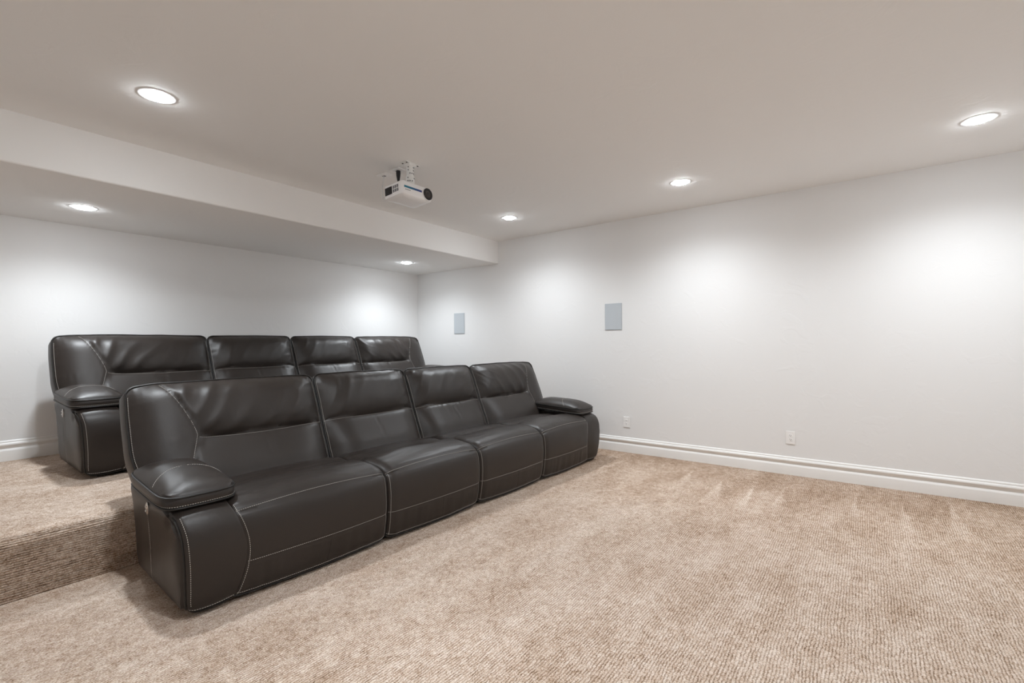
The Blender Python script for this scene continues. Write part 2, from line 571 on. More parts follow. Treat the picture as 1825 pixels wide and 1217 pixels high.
SEAT_PTS = [(0.030, 0.028), (-0.004, 0.050), (-0.022, 0.130), (-0.034, 0.240), (-0.034, 0.340), (-0.018, 0.425), (0.022, 0.472),
            (0.090, 0.497), (0.200, 0.507), (0.300, 0.500), (0.365, 0.478), (0.420, 0.482), (0.500, 0.486), (0.600, 0.470), (0.720, 0.440)]
NS = 96
SEAT, SEAT_LEN = resample(catmull([Vector((p[0], p[1], 0)) for p in SEAT_PTS], 14), NS)
SEAT_N = []
for i in range(NS):
    d = SEAT[min(NS - 1, i + 1)] - SEAT[max(0, i - 1)]
    n = Vector((-d[1], d[0], 0)); n.normalize()
    SEAT_N.append(n)          # outward: forward on the front face, up on the seat


def seat_at(s):
    x = max(0, min(NS - 1, s / SEAT_LEN * (NS - 1)))
    i = min(NS - 2, int(x)); t = x - i
    return SEAT[i].lerp(SEAT[i + 1], t), SEAT_N[i].lerp(SEAT_N[i + 1], t).normalized()


def s_of_z(z):
    for i in range(NS):
        if SEAT[i][1] >= z: return SEAT_LEN * i / (NS - 1)


S_LOW, S_KNEE = s_of_z(0.185), s_of_z(0.452)


class Seat:
    def __init__(s, l0, l1, end, seed):
        s.l0, s.l1, s.end, s.seed = l0, l1, end, seed      # end: first seat beside an arm

    def lim(s, z):
        return (seam_l(z) if s.end else s.l0), s.l1

    def pos(s, u, sl, off=0.0):
        p, n = seat_at(sl)
        a, b = s.lim(p[1])
        l = a + (b - a) * u
        w = b - a
        d0, d1 = (l - a), (b - l)
        h = 0.014 * math.sin(PI * u)
        R = 0.065
        front = 1 - smoothstep((sl - S_KNEE) / 0.12)
        dep0 = (0.0025 + 0.020 * (1 - front)) if s.end else 0.034
        R0 = 0.012 if s.end else R
        h -= dep0 * (1 - pf(d0, R0)) + 0.034 * (1 - pf(d1, R))
        dmin = min(d0 if not s.end else 9, d1)
        # seams draw the leather in
        for ss, amp in ((S_KNEE + 0.010 * math.sin(PI * u), 0.0045), (S_LOW, 0.0035)):
            h -= amp * math.exp(-((sl - ss) / 0.006) ** 2)
        h += 0.005 * pf(abs(sl - S_KNEE), 0.05) * (p3(d0, 0.10) if s.end else 1)
        # wrinkles
        sd = s.seed
        if sl < S_LOW:
            k = nz(l * 26, sl * 3, sd)
            h += 0.0035 * k * smoothstep(sl / 0.04) * smoothstep((S_LOW - sl) / 0.03) * (0.4 + 0.6 * (nz(l * 3, 0, sd + 3) > 0))
        if sl > S_KNEE + 0.03:
            x = (sl - S_KNEE)
            h += 0.0045 * nz(l * 2.5, x * 9, sd) + 0.0022 * ridge(nz(l * 5, x * 22, sd + 9) * 2)
        h += 0.0025 * nz(sl * 30, l * 3, sd + 5) * math.exp(-dmin / 0.03)
        h += 0.0015 * nz(l * 7, sl * 7, sd + 7)
        p = p + n * (h + off)
        return Vector((l, p[0], p[1]))

    def nrm(s, u, sl):
        e = 0.004
        a = s.pos(min(1, u + e), sl) - s.pos(max(0, u - e), sl)
        b = s.pos(u, min(SEAT_LEN, sl + e)) - s.pos(u, max(0, sl - e))
        n = a.cross(b)
        if n.length < 1e-9: return Vector((0, -1, 0))
        n.normalize()
        p, m = seat_at(sl)
        if n.y * m[0] + n.z * m[1] < 0: n = -n
        return n


def grid_u(n, dens=True):
    out = []
    for i in range(n):
        x = i / (n - 1)
        out.append(0.5 - 0.5 * math.cos(PI * x) if False else (x + 0.55 * (-math.sin(2 * PI * x) / (2 * PI)) if dens else x))
    return out


def build_seat(S, root, xf):
    NU = 74
    us = grid_u(NU)
    v = []; f = []
    for u in us:
        for i in range(NS):
            v.append(S.pos(u, SEAT_LEN * i / (NS - 1)))
    for a in range(NU - 1):
        for i in range(NS - 1):
            f.append((a * NS + i, (a + 1) * NS + i, (a + 1) * NS + i + 1, a * NS + i + 1))
    # close under and behind
    base = len(v)
    for u in us:
        a, b = S.lim(0.03)
        l = a + (b - a) * u
        v.append((l, 0.72, 0.05)); v.append((l, 0.06, 0.05))
    for a in range(NU - 1):
        f.append((a * NS + NS - 1, (a + 1) * NS + NS - 1, base + 2 * (a + 1), base + 2 * a))
        f.append((base + 2 * a, base + 2 * (a + 1), base + 2 * (a + 1) + 1, base + 2 * a + 1))
        f.append((base + 2 * a + 1, base + 2 * (a + 1) + 1, (a + 1) * NS, a * NS))
    for a in (0, NU - 1):
        f.append(tuple([a * NS + i for i in range(NS)] + [base + 2 * a, base + 2 * a + 1]))
    o = mesh_obj('seat', [xf(p) for p in v], f, M_leather, root)
    # stitching
    SL = []; pp = MB()
    um = [0.004 + 0.992 * i / 60 for i in range(61)]
    if S.end: pass
    SL.append([(S.pos(u, S_KNEE + 0.010 * math.sin(PI * u) + 0.007, 0.0008), S.nrm(u, S_KNEE + 0.02)) for u in um])
    SL.append([(S.pos(u, S_LOW + 0.006, 0.0008), S.nrm(u, S_LOW + 0.01)) for u in um])
    SL.append([(S.pos(u, 0.040, 0.0008), S.nrm(u, 0.05)) for u in um])
    sl = [0.03 + (S_KNEE - 0.02) * i / 50 for i in range(51)]
    w = S.l1 - S.l0
    e1 = 1 - 0.016 / w; e0 = 0.016 / w
    SL.append([(S.pos(e1, s, 0.0008), S.nrm(e1, s)) for s in sl])
    if not S.end:
        SL.append([(S.pos(e0, s, 0.0008), S.nrm(e0, s)) for s in sl])
    else:
        SL.append([(S.pos(0.012, s, 0.0008), S.nrm(0.012, s)) for s in [0.02 + (S_KNEE + 0.03) * i / 50 for i in range(51)]])
    MB().seams('stitching', M_thread, o, xf, *SL)
    pp.tube([S.pos(u, 0.012, 0.003) for u in um], 0.0062)
    es = [0.012 + (S_KNEE + 0.03) * i / 50 for i in range(51)]
    if not S.end: pp.tube([S.pos(0.0, s, 0.002) for s in es], 0.0055)
    pp.tube([S.pos(1.0, s, 0.002) for s in es], 0.0055)
    q = pp.build('piping', M_piping, o, True, xf); tag(q, 'dark leather piping cord')
    # short dark seam that halves the lower strip
    ps = MB()
    ps.tube([S.pos(0.53, s, -0.0006) for s in [0.02 + (S_LOW - 0.02) * i / 14 for i in range(15)]], 0.0013, 6)
    ps.build('split_seam', M_base, o, True, xf)
    return o


# ---- backrests
BK0 = Vector((0.0, 0.660, 0.370))                    # foot of the lean line (t, z)
BE = Vector((0.0, 0.386, 0.922)); BE.normalize()     # up the back
BN = Vector((0.0, -BE.z, BE.y))                      # towards the sitter
BLEN = (1.062 - BK0.z) / BE.z
YSEAM = (0.722 - BK0.z) / BE.z


class Back:
    def __init__(s, l0, l1, end, seed):
        s.l0, s.l1, s.end, s.seed = l0, l1, end, seed

    def left(s, y):
        if not s.end: return s.l0
        x = y / BLEN
        return s.l0 + 0.050 * (1 - smoothstep(x / 0.5)) + 0.012 * max(0, (x - 0.7) / 0.3) ** 2

    def wing(s, y):
        """the wing seam bows in towards the middle of the back"""
        x = (y - YSEAM)
        if x >= 0:
            k = x / (BLEN - YSEAM)
            return 0.285 - 0.155 * k ** 1.6 - 0.01 * math.sin(PI * k)
        return 0.285 + 0.27 * x

    def yseam(s, l):
        a = s.wing(YSEAM) if s.end else s.l0
        k = max(0.0, min(1.0, (l - a) / (s.l1 - a)))
        return YSEAM - (0.020 if s.end else 0.008) * math.sin(PI * k) ** 0.8

    def top(s, l):
        a = s.left(BLEN); r0 = 0.052 if s.end else 0.06; r1 = 0.060
        d0, d1 = l - a, s.l1 - l
        y = BLEN
        if d0 < r0: y -= 0.75 * (r0 - math.sqrt(max(0, r0 * r0 - (r0 - max(0, d0)) ** 2)))
        if d1 < r1: y -= 0.7 * (r1 - math.sqrt(max(0, r1 * r1 - (r1 - max(0, d1)) ** 2)))
        mid = 0.5 * (s.l0 + s.l1)
        y += 0.006 * (1 - ((l - mid) / (0.5 * (s.l1 - s.l0))) ** 2) + 0.003 * nz(l * 6, 1.3, s.seed)
        if s.end: y -= 0.012 * (1 - smoothstep(d0 / 0.16))
        return y

    def height(s, l, y):
        sd = s.seed
        d0, d1 = l - s.left(y), s.l1 - l
        dt = s.top(l) - y
        ys = s.yseam(l)
        eu = p3(d0, 0.28) * p3(d1, 0.28)
        et = p3(dt, 0.20)
        x = y - ys
        du = min(d0, d1)
        wd = None
        if s.end:
            wd = l - s.wing(y)
        upper = 0.044 + 0.050 * p3(x, 0.19)
        lower = 0.044 + 0.022 * p3(-x, 0.09) + 0.040 * smoothstep(-x / 0.24)
        body = upper if x > 0 else lower
        if s.end:
            wingh = 0.082
            k = smoothstep((wd + 0.012) / 0.05)
            h = (wingh * (1 - k) + body * k)
        else:
            h = body
        h *= eu * et
        # seam grooves
        gs = 0.008 * math.exp(-(x / 0.007) ** 2)
        if s.end:
            gs *= smoothstep(wd / 0.03)
            h -= 0.007 * math.exp(-(wd / 0.008) ** 2) * smoothstep(dt / 0.02)
        h -= gs * smoothstep(du / 0.02)
        # middle seam of the lumbar pad
        lm = 0.5 * ((s.wing(YSEAM) if s.end else s.l0) + s.l1) + 0.035 * math.sin(PI * min(1, max(0, -x / 0.30)) * 0.5) - 0.02
        if x < -0.004:
            h -= 0.0045 * math.exp(-((l - lm) / 0.006) ** 2) * (1 - smoothstep((-x - 0.14) / 0.12))
        # folds: long soft ones across the head pad, small puckers at the seams
        inner = smoothstep(du / 0.06) * smoothstep(dt / 0.04)
        if x > 0 and not (s.end and wd < 0):
            e0 = max(0, (wd if s.end else d0))
            q = (l - s.l0) * 0.86 - y * 0.52; p = (l - s.l0) * 0.52 + y * 0.86
            phs = 2 * PI * q / (0.135 if s.end else 0.11) + 3.2 * nz(q * 4, p * 3.5, sd)
            fo = (0.5 + 0.5 * math.cos(phs)) ** 2 - 0.375
            amp = 0.0115 if s.end else 0.0055
            fall = (0.16 + 0.84 * math.exp(-(e0 / 0.30) ** 1.5)) * (0.55 + 0.9 * max(0, nz(q * 5, p * 4, sd + 1) + 0.5))
            h += amp * fo * inner * fall * smoothstep(x / 0.07) * smoothstep(e0 / 0.05)
            q2 = (l - s.l0) * 0.55 - y * 0.85
            h += 0.0060 * ridge(nz(q2 * 13, (l + y) * 3, sd + 4) * 1.9) * inner * math.exp(-d1 / 0.22) * smoothstep(x / 0.03)
        if x < 0:
            h += 0.0085 * nz(l * 34, 0.5 + x * 4, sd + 2) * math.exp(x / 0.045) * smoothstep(-x / 0.012) * inner * (0.25 + 0.75 * smoothstep(nz(l * 4, 3, sd) + 0.4))
        else:
            h += 0.0055 * nz(l * 30, x * 5, sd + 6) * math.exp(-dt / 0.05) * smoothstep(dt / 0.012) * smoothstep(du / 0.03)
        h += 0.0050 * nz(y * 32, l * 4, sd + 8) * math.exp(-du / 0.04) * smoothstep(du / 0.012)
        h += 0.0030 * nz(l * 5, y * 5, sd + 11) * inner
        return h

    def pos(s, l, y, off=0.0):
        return Vector((l, 0, 0)) + BK0 + BE * y + BN * (s.height(l, y) + off)

    def nrm(s, l, y):
        e = 0.004
        a = s.pos(l + e, y) - s.pos(l - e, y); b = s.pos(l, y + e) - s.pos(l, y - e)
        n = a.cross(b)
        n.normalize()
        if n.dot(BN) < 0: n = -n
        return n

    def rim(s, k, off=0.0, out=0.0):
        pass


def build_back(S, root, xf):
    NU, NV = 96, 76
    us = grid_u(NU); vs = grid_u(NV)
    v = []; f = []
    P2 = []
    for u in us:
        for w in vs:
            l = S.l0 + (S.l1 - S.l0) * u
            y = BLEN * w
            for _ in range(2):
                a = S.left(y); l = a + (S.l1 - a) * u
                y = S.top(l) * w
            P2.append((l, y))
            v.append(S.pos(l, y))
    for a in range(NU - 1):
        for i in range(NV - 1):
            f.append((a * NV + i, (a + 1) * NV + i, (a + 1) * NV + i + 1, a * NV + i + 1))
    per = [i for i in range(NV)] + [a * NV + NV - 1 for a in range(1, NU)] + [(NU - 1) * NV + i for i in range(NV - 2, -1, -1)] + [a * NV for a in range(NU - 2, 0, -1)]
    # outward direction of every rim vertex, then wall rings behind the front
    m = len(per)
    cl = 0.5 * (S.l0 + S.l1); cy = BLEN / 2
    rings = [per]
    for (dep, out) in ((0.010, 0.004), (0.050, 0.008 if S.end else 0.004), (0.105, 0.008 if S.end else 0.003), (0.145, 0.0 if S.end else -0.004), (0.168, -0.020)):
        ring = []
        for idx, k in enumerate(per):
            l, y = P2[k]
            l2, y2 = P2[per[(idx + 1) % m]]; l1_, y1_ = P2[per[(idx - 1) % m]]
            tx, ty = l2 - l1_, y2 - y1_
            L = math.hypot(tx, ty) or 1
            nx, ny = -ty / L, tx / L
            if nx * (l - cl) / (S.l1 - S.l0) + ny * (y - cy) / BLEN < 0: nx, ny = -nx, -ny
            # only the outer end and the top swell; inner sides stay clear of the neighbour
            o = out
            if nx > 0.5: o = min(out, 0.0)
            elif not S.end and nx < -0.5: o = min(out, 0.0)
            if ny > 0.5: o = min(out, 0.006)
            v.append(Vector((l + nx * o, 0, 0)) + BK0 + BE * (y + ny * o) - BN * dep)
            ring.append(len(v) - 1)
        rings.append(ring)
    for A, B in zip(rings[:-1], rings[1:]):
        for i in range(m):
            f.append((A[i], A[(i + 1) % m], B[(i + 1) % m], B[i]))
    c = Vector((cl, 0, 0)) + BK0 + BE * cy - BN * 0.185
    v.append(c)
    for i in range(m):
        f.append((rings[-1][i], rings[-1][(i + 1) % m], len(v) - 1))
    o = mesh_obj('backrest', [xf(p) for p in v], f, M_leather, root)
    SL = []; pp = MB()
    # piping all round, stitches just inside it
    path = [P2[k] for k in per[:NV + NU - 1 + NV - 1]]
    pp.tube([S.pos(l, y, 0.003) for (l, y) in path[2:-2]], 0.0056)
    ins = []
    n = len(path)
    for i, (l, y) in enumerate(path):
        if i % 2: continue
        a = path[max(0, i - 2)]; b = path[min(n - 1, i + 2)]
        tx, ty = b[0] - a[0], b[1] - a[1]; L = math.hypot(tx, ty) or 1
        nx, ny = ty / L, -tx / L
        if nx * (l - cl) / (S.l1 - S.l0) + ny * (y - cy) / BLEN > 0: nx, ny = -nx, -ny
        q = (l + nx * 0.011, y + ny * 0.011)
        if q[1] < 0.05 or q[1] > S.top(q[0]) - 0.035: continue
        ins.append((S.pos(q[0], q[1], 0.0008), S.nrm(q[0], q[1])))
    SL.append(ins)
    a = (S.wing(YSEAM) if S.end else S.l0) + 0.004
    ll = [a + (S.l1 - 0.006 - a) * i / 70 for i in range(71)]
    SL.append([(S.pos(l, S.yseam(l) - 0.011, 0.0012), S.nrm(l, S.yseam(l) - 0.014)) for l in ll])
    if S.end:
        yy = [0.10 + (BLEN - 0.012 - 0.10) * i / 70 for i in range(71)]
        yy = [y for y in yy if y < S.top(S.wing(y)) - 0.006]
        SL.append([(S.pos(S.wing(y) - 0.006, y, 0.0012), S.nrm(S.wing(y) - 0.012, y)) for y in yy])
    MB().seams('stitching', M_thread, o, xf, *SL)
    q = pp.build('piping', M_piping, o, True, xf); tag(q, 'dark leather piping cord')
    return o


# ---- arms
ARM_PTS = [(0.030, 0.028), (-0.004, 0.050), (-0.022, 0.130), (-0.034, 0.240), (-0.034, 0.340), (-0.018, 0.425), (0.026, 0.482), (0.110, 0.512)]
ARM_T1 = 0.79


def arm_outer(z):
    """outer line of the arm front, leaning out a little towards the top"""
    pts = [(0.02, 0.034), (0.045, 0.008), (0.09, 0.0), (0.25, -0.008), (0.40, -0.016), (0.50, -0.032), (0.53, -0.034)]
    for (a, b) in zip(pts[:-1], pts[1:]):
        if z <= b[0]:
            k = max(0, (z - a[0]) / (b[0] - a[0])); return a[1] + (b[1] - a[1]) * k
    return pts[-1][1]


def build_arm(root, xf, seed):
    A, LA = resample(catmull([Vector((p[0], p[1], 0)) for p in ARM_PTS], 12), 48)
    N = []
    for i in range(48):
        d = A[min(47, i + 1)] - A[max(0, i - 1)]
        n = Vector((-d[1], d[0], 0)); n.normalize(); N.append(n)
    NU = 30

    def fpos(u, i, off=0.0):
        z = A[i][1]
        a, b = arm_outer(z), seam_l(z)
        l = a + (b - a) * u
        h = 0.010 * math.sin(PI * u) - 0.020 * (1 - pf(l - a, 0.035)) - 0.0025 * (1 - pf(b - l, 0.012))
        h += 0.0030 * nz(z * 34, l * 5, seed) * math.exp(-(l - a) / 0.03) + 0.0016 * nz(l * 9, z * 9, seed)
        p = A[i] + N[i] * (h + off)
        return Vector((l, p[0], p[1]))
    us = grid_u(NU)
    v = []; f = []
    n = 48
    for u in us:
        for i in range(n): v.append(fpos(u, i))
    for a in range(NU - 1):
        for i in range(n - 1): f.append((a * n + i, (a + 1) * n + i, (a + 1) * n + i + 1, a * n + i + 1))
    # rim of the body seen from the side: the front profile, then the top, back and underside
    def rimpt(u, which):
        l0 = arm_outer(0.51) + (seam_l(0.51) - arm_outer(0.51)) * u
        l1 = arm_outer(0.03) + (seam_l(0.03) - arm_outer(0.03)) * u
        return {0: [Vector((l0, 0.110 + (ARM_T1 - 0.110) * k / 6, 0.512)) for k in range(1, 7)],
                1: [Vector((l0 + (l1 - l0) * k / 6, ARM_T1, 0.512 - 0.484 * k / 6)) for k in range(1, 7)],
                2: [Vector((l1, ARM_T1 - (ARM_T1 - 0.03) * k / 6, 0.028)) for k in range(1, 6)]}[which]
    ext = []
    for u in us:
        row = rimpt(u, 0) + rimpt(u, 1) + rimpt(u, 2)
        ext.append([len(v) + k for k in range(len(row))]); v += row
    q = len(ext[0])
    for a in range(NU - 1):
        r0 = [a * n + n - 1] + ext[a] + [a * n]; r1 = [(a + 1) * n + n - 1] + ext[a + 1] + [(a + 1) * n]
        for i in range(len(r0) - 1): f.append((r0[i], r1[i], r1[i + 1], r0[i + 1]))
    # inner end closed flat
    f.append(tuple([(NU - 1) * n + i for i in range(n)] + ext[-1]))
    # outer side panel: softly domed
    rim = [i for i in range(n)] + ext[0]
    C = Vector((0, 0.40, 0.27))

    def dome(t, z):
        d = min(t + 0.02, ARM_T1 - t, z - 0.026, 0.515 - z)
        k = -0.004 + 0.026 * pf(d - 0.004, 0.07)
        k += 0.004 * nz(t * 6, z * 6, seed + 2) * smoothstep(d / 0.05)
        k -= 0.012 * math.exp(-(((t - 0.075) / 0.035) ** 2 + ((z - 0.455) / 0.03) ** 2))       # tuck under the pad
        k -= 0.004 * math.exp(-((t - 0.445) / 0.006) ** 2) * smoothstep(d / 0.02)
        return k
    prev = rim
    base = [v[i].copy() for i in rim]
    scales = [0.985, 0.965, 0.94, 0.905, 0.86, 0.80, 0.73, 0.65, 0.56, 0.46, 0.35, 0.24, 0.12]
    for sc_ in scales:
        ring = []
        for p in base:
            t = C.y + (p.y - C.y) * sc_; z = C.z + (p.z - C.z) * sc_
            v.append(Vector((arm_outer(z) - dome(t, z), t, z))); ring.append(len(v) - 1)
        m = len(rim)
        for i in range(m): f.append((prev[i], prev[(i + 1) % m], ring[(i + 1) % m], ring[i]))
        prev = ring
    v.append(Vector((arm_outer(C.z) - dome(C.y, C.z), C.y, C.z)))
    for i in range(len(prev)): f.append((prev[i], prev[(i + 1) % len(prev)], len(v) - 1))
    o = mesh_obj('armrest', [xf(p) for p in v], f, M_leather, root)
    SL = []; pp = MB()
    pp.tube([fpos(0.0, i, 0.004) for i in range(1, 44)], 0.0060)
    pp.tube([fpos(0.0, i, 0.004) + Vector((0.0, 0.013, 0)) for i in range(2, 43)], 0.0050)
    pp.tube([fpos(u, 1, 0.003) for u in us], 0.0062)
    cur = []
    for i in range(40, 3, -1):
        p = fpos(0.075, i, 0.0008); d = fpos(0.10, i) - fpos(0.05, i); e = fpos(0.075, min(47, i + 1)) - fpos(0.075, i - 1)
        nn = d.cross(e); nn.normalize()
        if nn.y > 0: nn = -nn
        cur.append((p, nn))
    SL.append(cur)
    SL.append([(fpos(u, 3, 0.0008), Vector((0, -1, 0.15))) for u in us[2:]])
    SL.append([(Vector((arm_outer(z) - dome(0.452, z) - 0.0008, 0.452, z)), Vector((-1, 0, 0))) for z in [0.06 + 0.43 * k / 40 for k in range(41)]])
    MB().seams('stitching', M_thread, o, xf, *SL)
    q = pp.build('piping', M_piping, o, True, xf); tag(q, 'dark leather piping cord')
    # recline switch on the outer side
    m = MB()
    lc = arm_outer(0.46) - dome(0.415, 0.46) - 0.001
    vv = []; ff = []
    for (e, dx) in ((1.0, 0.0), (1.0, -0.003), (0.72, -0.0065), (0.3, -0.007)):
        for k in range(24):
            a = 2 * PI * k / 24
            vv.append((lc + 0.002 + dx, 0.415 + 0.021 * e * math.cos(a), 0.458 + 0.033 * e * math.sin(a)))
    for i in range(3):
        for k in range(24): ff.append((i * 24 + k, i * 24 + (k + 1) % 24, (i + 1) * 24 + (k + 1) % 24, (i + 1) * 24 + k))
    ff += [tuple(range(24)), tuple(72 + k for k in range(24))]
    m.add(vv, ff)
    sw = m.build('recline_switch', M_chrome, o, True, xf); tag(sw, 'small bright metal recline switch')
    m = MB(); m.tube([(lc - 0.006, 0.415, 0.470), (lc - 0.009, 0.415, 0.470)], 0.005, 12)
    m.tube([(lc - 0.006, 0.415, 0.448), (lc - 0.009, 0.415, 0.448)], 0.005, 12)
    m.build('button', M_metalw, sw, True, xf)
    return o


PAD = dict(l0=-0.066, l1=0.262, t0=0.070, t1=0.70)


def build_pad(root, xf, seed):
    n = 96
    lc, tcn = (PAD['l0'] + PAD['l1']) / 2, (PAD['t0'] + PAD['t1']) / 2
    a, b = (PAD['l1'] - PAD['l0']) / 2, (PAD['t1'] - PAD['t0']) / 2
    plan = []
    for k in range(n):
        th = 2 * PI * k / n
        c, s = math.cos(th), math.sin(th)
        e = 2 / 6.5
        x = math.copysign(abs(c) ** e, c); y = math.copysign(abs(s) ** e, s)
        plan.append((x, y))
    tilt = lambda t: 0.045 * (t - PAD['t0'])

    def ring(k, z, out=0.0):
        R = []
        for (x, y) in plan:
            l = lc + (a + out) * x * k; t = tcn + (b + out) * y * k
            # the front edge bows forward and the front tip drops slightly
            t -= 0.012 * (1 - x * x) * max(0, -y) * k
            R.append((l, t, z + tilt(t)))
        return R

    def domez(x, y):
        r = (1 - abs(x) ** 2.6) * (1 - abs(y) ** 3.4)
        return 0.076 * max(0, r) ** 0.62
    v = []; f = []
    rings = [ring(0.90, 0.508), ring(0.985, 0.512), ring(1.0, 0.520), ring(1.0, 0.532, 0.004), ring(1.0, 0.548, 0.006), ring(1.0, 0.562, 0.003), ring(1.0, 0.570)]
    for k in (0.985, 0.965, 0.94, 0.905, 0.865, 0.81, 0.74, 0.66, 0.57, 0.47, 0.36, 0.25, 0.13, 0.03):
        R = []
        for (p, (x, y)) in zip(ring(k, 0.570), plan):
            xx, yy = x * k, y * k
            ln = p[1]
            dz = domez(xx, yy)
            # cross seam a third of the way back
            sm = 0.36 - 0.10 * (xx * xx)
            dz -= 0.0025 * math.exp(-((ln - sm) / 0.007) ** 2) * smoothstep((1 - k) / 0.05)
            edge = math.exp(-(1 - k) / 0.16) * smoothstep((1 - k) / 0.03)
            dz += 0.0045 * nz(p[0] * 26, p[1] * 26, seed) * edge + 0.004 * nz(p[0] * 9, p[1] * 7, seed + 3) * smoothstep((1 - k) / .2)
            R.append((p[0], p[1], p[2] + dz))
        rings.append(R)
    for R in rings: v += [Vector(p) for p in R]
    for i in range(len(rings) - 1):
        for k in range(n): f.append((i * n + k, i * n + (k + 1) % n, (i + 1) * n + (k + 1) % n, (i + 1) * n + k))
    f += [tuple(range(n)), tuple((len(rings) - 1) * n + k for k in range(n))]
    o = mesh_obj('arm_pad', [xf(p) for p in v], f, M_leather, root)
    pp = MB()
    pp.tube(ring(1.0, 0.521, 0.003), 0.0055, closed=True)
    pp.tube(ring(1.0, 0.572, 0.003), 0.0055, closed=True)
    q = pp.build('piping', M_piping, o, True, xf); tag(q, 'dark leather piping cord')
    SL = []
    R = ring(1.0, 0.531, 0.0048); R = R + R[:1]
    cen = Vector((lc, tcn, 0))
    SL.append([(Vector(p), (Vector((p[0], p[1], 0)) - cen).normalized()) for p in R])
    cur = []
    for i in range(41):
        x = -0.965 + 1.93 * i / 40
        t = 0.36 - 0.10 * x * x
        yy = (t - tcn) / b
        cur.append((Vector((lc + a * x, t, 0.570 + tilt(t) + domez(x, yy) + 0.0012)), Vector((x * .5, 0, 1)).normalized()))
    SL.append(cur)
    MB().seams('stitching', M_thread, o, xf, *SL)
    return o


def build_sofa(loc, ang, label, seed):
    root = empty('reclining_sofa', loc, math.radians(ang))
    tag(root, label, 'sofa', 'brown leather theater sofas')
    idn = lambda p: Vector(p)
    mir = lambda p: Vector((L_TOT - p[0], p[1], p[2]))
    G = 0.003
    build_seat(Seat(0.21, B1 - G, True, seed + 1), root, idn)
    build_seat(Seat(B1 + G, B2 - G, False, seed + 12), root, idn)
    build_seat(Seat(B2 + G, B3 - G, False, seed + 23), root, idn)
    build_seat(Seat(0.21, L_TOT - B3 - G, True, seed + 34), root, mir)
    G = 0.007
    build_back(Back(-0.040, B1 - G, True, seed + 41), root, idn)
    build_back(Back(B1 + G, B2 - G, False, seed + 52), root, idn)
    build_back(Back(B2 + G, B3 - G, False, seed + 63), root, idn)
    build_back(Back(-0.040, L_TOT - B3 - G, True, seed + 74), root, mir)
    for xf, k in ((idn, 0), (mir, 5)):
        build_arm(root, xf, seed + 81 + k)
        build_pad(root, xf, seed + 91 + k)
    m = MB()
    m.box((0.08, 0.07, 0.0), (L_TOT - 0.08, 0.74, 0.055), 0.004)
    m.box((0.02, 0.745, 0.03), (L_TOT - 0.02, 0.80, 0.50), 0.01)
    q = m.build('base_frame', M_base, root, False); tag(q, 'black underframe in shadow')
    return root


platform()
build_sofa((0.845, 2.56, 0.0), -2.66, 'front four-seat brown leather reclining sofa on the main carpet against the carpeted platform', 3.7)
build_sofa((0.867, 4.50, HP), -0.87, 'back four-seat brown leather reclining sofa on the raised platform near the back wall', 217.3)


